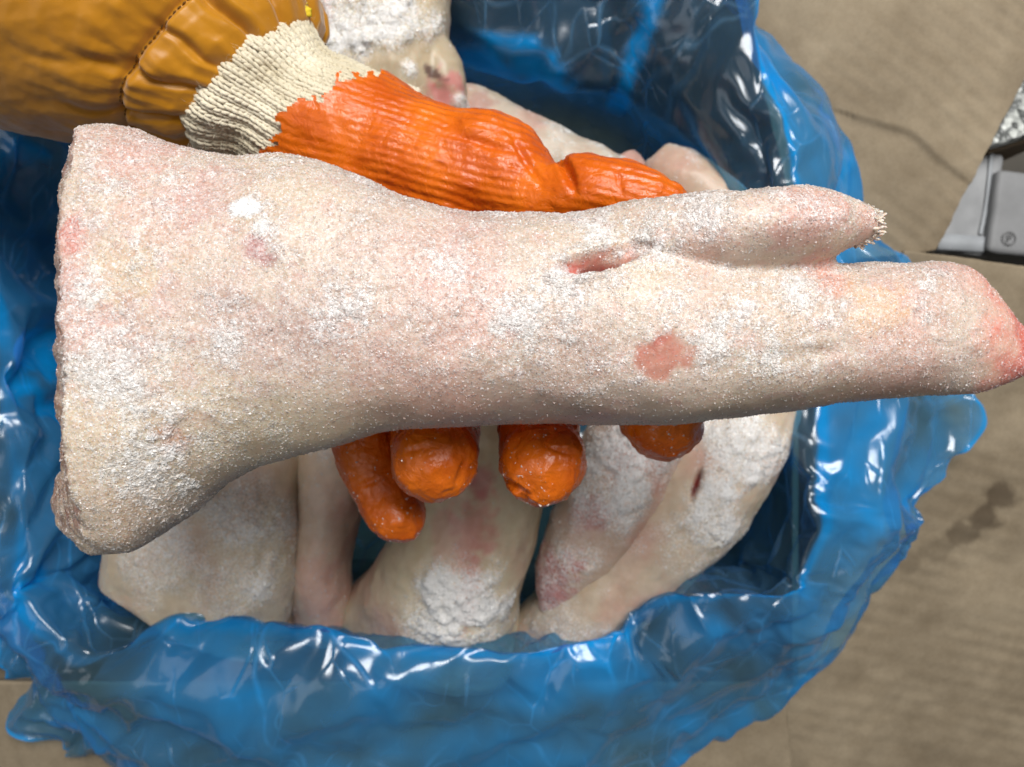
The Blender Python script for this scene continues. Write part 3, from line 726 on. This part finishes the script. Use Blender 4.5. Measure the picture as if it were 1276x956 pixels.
leg('stubby frosted leg end with a torn pink stump, beside the cream glove cuff',
    [[(430, -130, .475, 108, .034), (450, -40, .470, 108, .036), (462, 40, .468, 98, .036), (478, 100, .470, 80, .033), (505, 170, .478, 60, .028)],
     [(530, 60, .468, 26, .018), (552, 100, .468, 26, .018), (560, 128, .470, 22, .016), (566, 180, .476, 18, .013)]],
    (.55, .45, .31), [(430, 20, .435, 60, 1.0), (500, 15, .435, 50, .9), (395, 70, .435, 50, .8), (574, 120, .45, 14, .9), (512, 82, .44, 16, 1.2)], -.05, 66, 10000,
    cut=[(555, 115, .45, 30, 1, 1, 0, (.66, .26, .24), .9), (540, 92, .45, 14, 1.4, .5, .5, (.13, .07, .06), .9), (405, 20, .435, 20, .5, 2, .2, (.60, .28, .28), .7)], pink=.3, rough=1.6)  # near-black oval on the stump paints the shade of a hole as colour
leg('slim pale leg lying behind the glove thumb, its upper edge in view',
    [[(560, 130, .498, 24, .016), (600, 152, .494, 36, .022), (680, 196, .490, 42, .024), (770, 250, .492, 44, .025), (850, 320, .50, 44, .025)]],
    (.62, .53, .42), [], -.2, 77, 3500, cut=[(596, 130, .48, 24, 1, 1, 0, (.45, .25, .22), .6)], pink=.35)
leg('small pinkish leg tip squeezed between the thumb tip and a blue fold',
    [[(770, 196, .503, 20, .012), (784, 222, .503, 30, .018), (790, 290, .505, 36, .022), (780, 380, .51, 38, .022)]],
    (.60, .40, .33), [], .0, 88, 2500, pink=.7)
leg('pale peach leg in shadow just above the slit end of the held trotter',
    [[(818, 196, .497, 20, .012), (838, 218, .496, 36, .022), (895, 262, .494, 42, .025), (960, 335, .497, 44, .025)]],
    (.64, .48, .36), [], -.15, 99, 3000, pink=.4)

# ------------------------------------------------------------------ the arm: sleeve, cuff, glove
person = empty('person', tuple(P(-60, -180, .36)), "person's arm in mustard jacket sleeve and orange coated glove gripping the trotter", 'person')
ax0 = P(293, 83, .335)
adir = P(293 + 77, 83 + 63, .337) - ax0; adir /= np.linalg.norm(adir)
px_ = mm(.335)
side = np.cross(adir, [0, 0, 1.0]); side /= np.linalg.norm(side); upv = np.cross(side, adir)
ns, nt = 190, 520
sv = np.concatenate([[-4], np.linspace(0, 330, 165), np.linspace(345, 620, 24)]) ; ns = len(sv)
rad = np.interp(sv, [-4, 0, 16, 40, 54, 60, 66, 90, 150, 220, 300, 420, 620], [95, 108, 128, 146, 152, 150, 156, 180, 214, 250, 285, 315, 330])
th = np.arange(nt) / nt * 2 * np.pi
SS, TT = np.meshgrid(sv, th, indexing='ij'); TILT = 16 * (1 - np.cos(TT)) * np.exp(-np.clip(SS, 0, 999) / 260)
cs = np.stack([np.cos(TT).ravel() * 1.0, np.sin(TT).ravel(), SS.ravel() / 120], 1)
R = np.repeat(rad[:, None], nt, 1)
# gathers running out of the cuff
ph = TT * 1.0 + .15 * fbm(cs * 1.0, 2, 2).reshape(SS.shape)
fold = np.zeros_like(R)
for t0, wd, A, ln in [(1.05, .05, 9, 95), (1.45, .045, 8, 70), (1.82, .05, 11, 110), (2.25, .06, 7, 80), (.65, .06, 7, 90), (.25, .08, 8, 80), (2.75, .06, 6, 60), (3.3, .07, 8, 90), (3.9, .07, 8, 90), (4.5, .07, 8, 90), (5.1, .07, 8, 90), (5.7, .07, 8, 90)]:
    dth = (ph - t0 + .0012 * SS + np.pi) % (2 * np.pi) - np.pi
    fold -= A * 1.35 * np.exp(-(dth / wd) ** 2) * np.exp(-(SS / ln) ** 2)
    fold += A * .55 * np.exp(-((dth - 2.2 * wd) / (1.6 * wd)) ** 2) * np.exp(-(SS / ln) ** 2)
seamd = np.abs(SS - 60 - 4 * np.sin(TT * 2))
fold -= 8 * np.exp(-(seamd / 3.0) ** 2)
puck = crumple(np.stack([np.cos(TT).ravel(), np.sin(TT).ravel(), SS.ravel() / 400], 1), 5, 3, 9, 44).reshape(SS.shape)
fold += 18 * puck * np.exp(-(seamd / 45) ** 2) + 7 * fbm(cs, 2.2, 4).reshape(SS.shape) + 14 * crumple(cs * .8, 4, .7, 2, 12).reshape(SS.shape) * sst(0, 60, SS) * .5
fold += 1.6 * facet(np.stack([np.cos(TT).ravel() * 1.2, np.sin(TT).ravel() * 1.2, SS.ravel() / 160], 1), 4.5, 90).reshape(SS.shape) + .5 * facet(np.stack([np.cos(TT).ravel() * 1.2, np.sin(TT).ravel() * 1.2, SS.ravel() / 160], 1), 11, 91).reshape(SS.shape)
R = (R + fold) * px_
Vv = ax0[None, None] - adir * ((SS - TILT - 24) * px_)[:, :, None] + side * (np.cos(TT) * R)[:, :, None] + upv * (np.sin(TT) * R * .92)[:, :, None]
Fq = tube_faces(ns, nt, False)
me = mesh_from('sleeve', Vv.reshape(-1, 3), [f[::-1] for f in Fq]); smooth(me)
sleeve = link('sleeve', me, M_NYLON, person)
# stitches along the seam
M_THREAD = mat_plain('brown_thread', (.13, .06, .012), .8, 300, .3, .2)
SV, SF = [], []
for q in range(0, nt, 4):
    s_i = 60 + 4 * math.sin(2 * th[q]); ji = int(np.argmin(np.abs(sv - s_i)))
    a, b = Vv[ji, q], Vv[ji, (q + 3) % nt]
    nrm = side * math.cos(th[q]) + upv * math.sin(th[q]); a = a + nrm * .0005; b = b + nrm * .0005
    dv = b - a; ln = np.linalg.norm(dv); dv = dv / ln; w_ = np.cross(dv, nrm)
    n = len(SV) * 12
    ringp = lambda c, r: [c + (w_ * math.cos(t) + nrm * math.sin(t)) * r for t in (0, 1.57, 3.14, 4.71)]
    SV.append(np.array(ringp(a, .00012) + ringp((a + b) / 2 + nrm * .0002, .0004) + ringp(b, .00012)))
    for k in (0, 4):
        SF += [(n + k + j, n + k + (j + 1) % 4, n + k + 4 + (j + 1) % 4, n + k + 4 + j) for j in range(4)]
me = mesh_from('stitching', np.concatenate(SV), SF); smooth(me); link('stitching', me, M_THREAD, sleeve, kind='stuff')

# knitted cuff
KC = np.array([list(P(262, 58, .335)) + [93], list(P(300, 84, .335)) + [103], list(P(350, 116, .336)) + [99], list(P(400, 148, .337)) + [98], list(P(458, 170, .338)) + [95], list(P(508, 188, .341)) + [92]], float)
KC[:, 3] *= px_ * .93; KC[:, 0] -= .0026; KC[:, 1] -= .0026
def cuff_frame(n):
    R = crom(KC, n); D = np.gradient(R[:, :3], axis=0); L = np.linalg.norm(D, axis=1); D /= L[:, None]
    a = np.cross(D, [0, 0, 1.0]); a /= np.linalg.norm(a, axis=1)[:, None]; return R, D, a, np.cross(a, D)
NR, NW = 40, 62
def cuff_pt(t, th):
    """t 0..1 along, th angle; arrays"""
    n = 200; R, D, a, b = cuff_frame(n)
    x = np.clip(t, 0, 1) * (n - 1); i = np.minimum(x.astype(int), n - 2); f = (x - i)[:, None]
    lerp = lambda A: A[i] * (1 - f) + A[i + 1] * f
    c = lerp(R); aa, bb, dd_ = lerp(a), lerp(b), lerp(D)
    rip = np.sin(t * 2 * np.pi * 3.1 + 1.0 * np.sin(th * 2 + .5) + 1.3) * .0030 + .0026 * perlin(np.stack([np.cos(th) * 2.2, np.sin(th) * 2.2, t * 6], 1))
    dk = sst(.36, .58, t); rip = rip * (1 - .8 * dk) - .0022 * dk
    rr = c[:, 3] + rip + .0006 * np.cos(th * NW / 2)
    nrm = aa * np.cos(th)[:, None] + bb * np.sin(th)[:, None]
    return c[:, :3] + nrm * rr[:, None], nrm, dd_
tt, hh = np.meshgrid(np.linspace(0, 1, 90), np.arange(240) / 240 * 2 * np.pi, indexing='ij')
p_, n_, _ = cuff_pt(tt.ravel(), hh.ravel())
me = mesh_from('knit_cuff', p_ - n_ * .0011, tube_faces(90, 240, False)); smooth(me)
cuff = link('knit_cuff', me, mat_plain('cream_lining', (.52, .46, .33), .95, 300, .2, .1), person)
SV, SF, n = [], [], 0
prof_t = np.array([-1, -.75, -.3, .2, .65, 1.0]); prof_r = np.array([.25, .75, 1.0, 1.0, .75, .25]); KK = 7
row, wal = np.meshgrid(np.arange(NR), np.arange(NW), indexing='ij'); row, wal = row.ravel(), wal.ravel()
angk = np.arange(KK) / KK * 2 * np.pi
for sg in (-1, 1):
    jt = RNG.normal(0, .05, len(row)); jw = RNG.normal(0, .04, len(row))
    t0 = (row - .75 + jt) / NR; t1 = (row + .95 + jt) / NR
    w0 = (wal + .5 + sg * .06 + jw) / NW * 2 * np.pi; w1 = (wal + .5 + sg * .40 + jw) / NW * 2 * np.pi
    pa, na, _ = cuff_pt(t0, w0); pb, nb, _ = cuff_pt(t1, w1)
    ctr = (pa + pb) / 2; ax = pb - pa; ln = np.linalg.norm(ax, axis=1)[:, None]; ax = ax / ln
    nn = (na + nb); nn /= np.linalg.norm(nn, axis=1)[:, None]; w_ = np.cross(ax, nn); w_ /= np.linalg.norm(w_, axis=1)[:, None]; nn = np.cross(w_, ax)
    rr = .00086 * RNG.uniform(.85, 1.2, len(row))
    for a_, r_ in zip(prof_t, prof_r):
        cc = ctr + ax * ln * .5 * a_ + nn * (.0007 * (1 - a_ * a_) - .0004 * a_)[..., None] if False else ctr + ax * ln * .5 * a_ + nn * (.0007 * (1 - a_ * a_) - .0004 * a_)
        ringv = cc[:, None] + (w_[:, None] * np.cos(angk)[None, :, None] + nn[:, None] * np.sin(angk)[None, :, None]) * (rr * r_)[:, None, None]
        SV.append(ringv)                                   # each (m, KK, 3)
A = [np.stack(SV[:6], 1).reshape(-1, 3), np.stack(SV[6:], 1).reshape(-1, 3)]
m = len(row); Fb = np.array([(k * KK + j, k * KK + (j + 1) % KK, (k + 1) * KK + (j + 1) % KK, (k + 1) * KK + j) for k in range(5) for j in range(KK)])
F = (np.arange(2 * m)[:, None, None] * 6 * KK + Fb[None]).reshape(-1, 4)
me = mesh_from('knit_stitches', np.concatenate(A), F); smooth(me); link('knit_stitches', me, M_YARN, cuff, kind='stuff')
# loose fibres
SV, SF = [], []
ft = RNG.uniform(.1, .98, 3000); fh = RNG.uniform(0, 2 * np.pi, 3000)
p_, n_, d_ = cuff_pt(ft, fh)
for q in range(3000):
    dv = n_[q] * .6 + RNG.normal(0, .7, 3); dv /= np.linalg.norm(dv); ln = RNG.uniform(.0015, .0045); sd = np.cross(dv, RNG.normal(size=3)); sd /= np.linalg.norm(sd)
    a = p_[q] + n_[q] * .0006; bnd = RNG.normal(0, .0008, 3); k = len(SV) * 7; r = .00006
    u2 = np.cross(dv, sd)
    L = [a + sd * r, a - sd * r * .5 + u2 * r, a - sd * r * .5 - u2 * r] + [a + dv * ln * .6 + bnd + x for x in (sd * r, -sd * r * .5 + u2 * r, -sd * r * .5 - u2 * r)] + [a + dv * ln + bnd * 2.4]
    SV.append(np.array(L)); SF += [(k, k + 1, k + 4, k + 3), (k + 1, k + 2, k + 5, k + 4), (k + 2, k, k + 3, k + 5), (k + 3, k + 4, k + 6), (k + 4, k + 5, k + 6), (k + 5, k + 3, k + 6)]
me = mesh_from('loose_fibres', np.concatenate(SV), SF); link('loose_fibres', me, M_YARN, cuff, kind='stuff')
# yellow scrap of lining at the sleeve end
a = P(380, 12, .318)
me, _ = grid_slab([a + np.array([-.002, .002, 0]), a + np.array([.0012, .003, .001]), a + np.array([.0018, -.002, 0]), a + np.array([-.001, -.003, .001])], 12, 12,
                  lambda X, u, v: (.002 * fbm(X, 300, 3), .002 * np.stack([fbm(X, 500, 2), fbm(X, 500, 2, s=4), 0 * u], 1)), .0015)
smooth(me); link('lining_scrap', me, mat_plain('yellow_lining', (.62, .46, .02), .8, 400, .3), sleeve)

# glove
parts = [chain([(372, 140, .337, .0345), (438, 175, .336, .0330), (500, 208, .335, .030)]),
         chain([(470, 176, .332, .0255), (560, 188, .322, .0170), (600, 190, .315, .0165)]),
         chain([(470, 190, .333, .029), (560, 216, .326, .0255), (618, 217, .318, .0215), (676, 246, .308, .0138), (735, 242, .302, .0145), (795, 250, .298, .0125), (828, 255, .297, .0095)]),
         chain([(470, 230, .342, .027), (540, 330, .336, .022), (560, 430, .336, .019)]),
         chain([(500, 220, .340, .027), (600, 310, .336, .022), (660, 420, .334, .019)]),
         chain([(520, 215, .336, .026), (660, 300, .334, .021), (755, 410, .333, .018)]),
         chain([(450, 220, .345, .026), (480, 330, .342, .022), (462, 440, .342, .017)]),
         chain([(755, 410, .333, .017), (800, 490, .329, .0160), (824, 522, .312, .0150), (826, 526, .298, .0135)]),
         chain([(655, 420, .334, .018), (670, 520, .333, .0172), (675, 568, .316, .0168), (677, 577, .299, .0158)]),
         chain([(560, 430, .336, .018), (545, 520, .334, .0175), (541, 562, .316, .0172), (541, 570, .298, .0165)]),
         chain([(462, 440, .342, .015), (455, 540, .340, .0140), (478, 610, .338, .0130), (496, 642, .334, .0120)])]
gm = remesh(parts, .0010, 10)
V = get_vf(gm); N = normals(gm)
tips = V[:, 1] < P(0, 500, .32)[1]
V = V + N * (fbm(V, 30, 3, s=5) * .0022 + fbm(V, 110, 3, s=15) * .0009 + tips * (crumple(V, 5, 60, 200, 31) * .05 + fbm(V, 60, 3, s=25) * .0012))[:, None]
# ripples of the coated knit, along the hand
gdir = P(640, 222, .316) - P(420, 160, .336); gdir /= np.linalg.norm(gdir)
rp = P(560, 0, .32); acr = np.cross(gdir, [0, 0, 1.0]); acr /= np.linalg.norm(acr)
onback = V[:, 1] > P(0, 330, .32)[1]
wq = (V @ acr) / .0030 + .7 * fbm(V, 30, 2, s=9) + (V @ gdir) / .05
rib = (.5 + .5 * np.sin(2 * np.pi * wq)) * np.clip(.6 + .9 * fbm(V, 26, 2, s=50), .1, 1.1) * onback
V = V + N * (rib * .00035)[:, None]
# wrinkle hollows of the coating near the thumb joint
for px, py, d, r, ax_, ay_, rot, dep in [(705, 212, .295, 34, .28, 1.3, -.3, .0040), (600, 178, .30, 40, 1.4, .22, .35, .0020), (655, 200, .30, 36, .22, 1.4, -.5, .0018), (770, 230, .29, 20, .25, 1.2, -.2, .0012)]:
    q = near(V, px, py, r, d, ax_, ay_, rot); V = V - N * ((1 - sst(.2, 1.0, q)) * dep * (N[:, 2] > 0))[:, None]
rw = 1 - np.abs(fbm(V, 95, 3, s=41)) * 2.2
V = V + N * (tips * np.clip(rw, 0, 1) ** 4 * .0006)[:, None]
for px, py, d, r, ax_, ay_, rot, dep in [(640, 606, .295, 22, 1.3, .35, .5, .0028), (575, 590, .29, 26, .25, 1.2, .3, .0012), (520, 560, .285, 26, 1.1, .22, -.2, .0010), (700, 562, .285, 26, 1.1, .2, .3, .0012), (462, 600, .33, 26, 1.1, .2, -.4, .0012)]:
    q = near(V, px, py, r, d, ax_, ay_, rot); V = V - N * ((1 - sst(.2, 1.0, q)) * dep * (N[:, 2] > -.3))[:, None]
set_v(gm, V)
# the latex ends in a ragged line round the wrist
c0 = P(424, 152, .337); wd = np.array([.575, -.818, 0.0])
sq = (V - c0) @ wd
ang = np.arctan2((V - c0)[:, 2], (V - c0) @ np.array([.80, .60, 0]))
lim = .0015 * np.sin(ang * 9) + .0065 * fbm(V, 90, 4, s=3) + .0020 * np.sign(fbm(V, 200, 2, s=8))
topb = sst(470, 500, 638 + V[:, 0] / mm(.33)) * (1 - sst(-.03, .0, V[:, 2] - c0[2] - .018))
keep = sq > np.maximum(lim, -.0045)
idx = -np.ones(len(V), int); idx[keep] = np.arange(keep.sum())
Fp = [tuple(p.vertices) for p in gm.polygons]
Fk = [tuple(int(idx[v]) for v in f) for f in Fp if all(keep[v] for v in f)]
gme = mesh_from('glove', V[keep], Fk); smooth(gme); set_f(gme, 'rib', rib[keep] * .6)
set_col(gme, np.tile(np.array([.8, .7, .6]), (len(gme.vertices), 1)))
glove = link('glove', gme, M_GLOVE, person)
Vg = get_vf(gme); dg_ = np.where(Vg[:, 1] < P(0, 515, .3)[1], np.clip(.25 + 1.5 * fbm(Vg, 45, 3, s=2), .02, 1), np.clip(fbm(Vg, 45, 3, s=2) - .2, .004, 1) * .3)
gf = frost_on(gme, dg_, 900, .0002, .0008, 12); link('ice_crumbs', gf, M_FROST, glove, kind='stuff')

# ------------------------------------------------------------------ packs standing beyond the carton
def rounded_box(c, sx, sy, sz, rot, bev, taper=1.0, jit=.0, seg=14):
    import bmesh
    bm = bmesh.new(); bmesh.ops.create_cube(bm, size=1.0)
    bmesh.ops.scale(bm, vec=(sx, sy, sz), verts=bm.verts)
    bmesh.ops.bevel(bm, geom=list(bm.edges), offset=bev, segments=4, affect='EDGES', profile=.6)
    bmesh.ops.subdivide_edges(bm, edges=[e for e in bm.edges if e.calc_length() > .02], cuts=seg, use_grid_fill=True)
    me = bpy.data.meshes.new('pack'); bm.to_mesh(me); bm.free()
    V = get_vf(me); k = 1 + (taper - 1) * (V[:, 2] / sz + .5); V[:, 0] *= k; V[:, 1] *= k
    V += jit * np.stack([fbm(V, 40, 3), fbm(V, 40, 3, s=6), fbm(V, 40, 3, s=12)], 1)
    ca, sa = math.cos(rot), math.sin(rot); V = np.stack([V[:, 0] * ca - V[:, 1] * sa, V[:, 0] * sa + V[:, 1] * ca, V[:, 2]], 1) + np.array(c)
    set_v(me, V); smooth(me); return me
M_GREY = mat_plain('grey_plastic_wrap', (.27, .275, .28), .5, 25, .18, .5)
M_GREY2 = mat_plain('grey_pack_card', (.22, .222, .225), .6, 25, .15, .4)
M_LIGHT = mat_plain('pale_band', (.30, .315, .33), .5, 40, .15, .5)
M_DARK = mat_plain('dark_print', (.14, .14, .14), .7)
q = P(1205, 252, .60)
pk = rounded_box((q[0], q[1], q[2] - .07), .050, .078, .14, -.10, .006, 1.0, .002)
o = link('wrapped_pack', pk, M_GREY, None, 'grey plastic-wrapped pack nearest the gap between the carton flaps', 'pack', 'grey packs beyond the carton', origin=(q[0], q[1], q[2] - .14))
def strip(name, pts, wpx, mat, parent, lift=.0015):
    R = crom(np.array([P(*p) for p in pts]), 24); D = np.gradient(R, axis=0); D /= np.linalg.norm(D, axis=1)[:, None]
    s = np.cross(D, [0, 0, 1.0]); s /= np.linalg.norm(s, axis=1)[:, None]; w_ = wpx * mm(pts[0][2]) / 2
    V = []
    for a, z in ((-w_, 0), (-w_ * .8, lift), (w_ * .8, lift), (w_, 0)): V.append(R + s * a + np.array([0, 0, z]))
    me = mesh_from(name, np.stack(V, 1).reshape(-1, 3), [(i * 4 + j, i * 4 + j + 1, i * 4 + j + 5, i * 4 + j + 4) for i in range(23) for j in range(3)]); smooth(me)
    return link(name, me, mat, parent)
strip('tape_band', [(1168, 301, .5985), (1205, 303, .5985), (1240, 306, .5985)], 20, M_LIGHT, o)
strip('wrap_crease', [(1236, 190, .5985), (1230, 250, .5985), (1222, 292, .5985)], 5, M_LIGHT, o, .0006)
q = P(1290, 268, .59)
pk = rounded_box((q[0], q[1], q[2] - .07), .062, .062, .14, -.12, .005, 1.0, .0012)
o = link('wrapped_pack', pk, M_GREY2, None, 'darker grey pack with a small round printed mark at the right edge', 'pack', 'grey packs beyond the carton', origin=(q[0], q[1], q[2] - .14))
c = P(1258, 297, .5885); Vr, Fr = [], []
for k in range(28):
    a = k / 28 * 2 * math.pi
    for r in (.0052, .0043): Vr.append(c + np.array([math.cos(a) * r, math.sin(a) * r, 0]))
Fr = [(2 * k, 2 * ((k + 1) % 28), 2 * ((k + 1) % 28) + 1, 2 * k + 1) for k in range(28)]
for x0_, x1_, y0_, y1_ in ((-.0016, -.0008, -.0026, .0026), (-.0008, .0018, .0018, .0026), (-.0008, .0014, -.0002, .0006), (.0012, .0019, -.0002, .0018)):
    n = len(Vr); Vr += [c + np.array([x0_, y0_, 0]), c + np.array([x1_, y0_, 0]), c + np.array([x1_, y1_, 0]), c + np.array([x0_, y1_, 0])]; Fr.append((n, n + 1, n + 2, n + 3))
link('printed_mark', mesh_from('printed_mark', np.array(Vr), Fr), M_DARK, o)
q = P(1286, 128, .575)
pk = rounded_box((q[0], q[1], q[2] - .075), .078, .044, .15, .28, .004, 1.0, .0015)
o = link('speckled_box', pk, mat_speckle(), None, 'speckled silver-grey topped box behind the upper cardboard flap', 'box', origin=(q[0], q[1], q[2] - .15))
pk = rounded_box((q[0] + .001, q[1] - .001, q[2] - .085), .0785, .047, .14, .28, .003)
link('cardboard_side', pk, mat_card('pack_card', ((.12, .085, .05), (.17, .125, .08))), o)
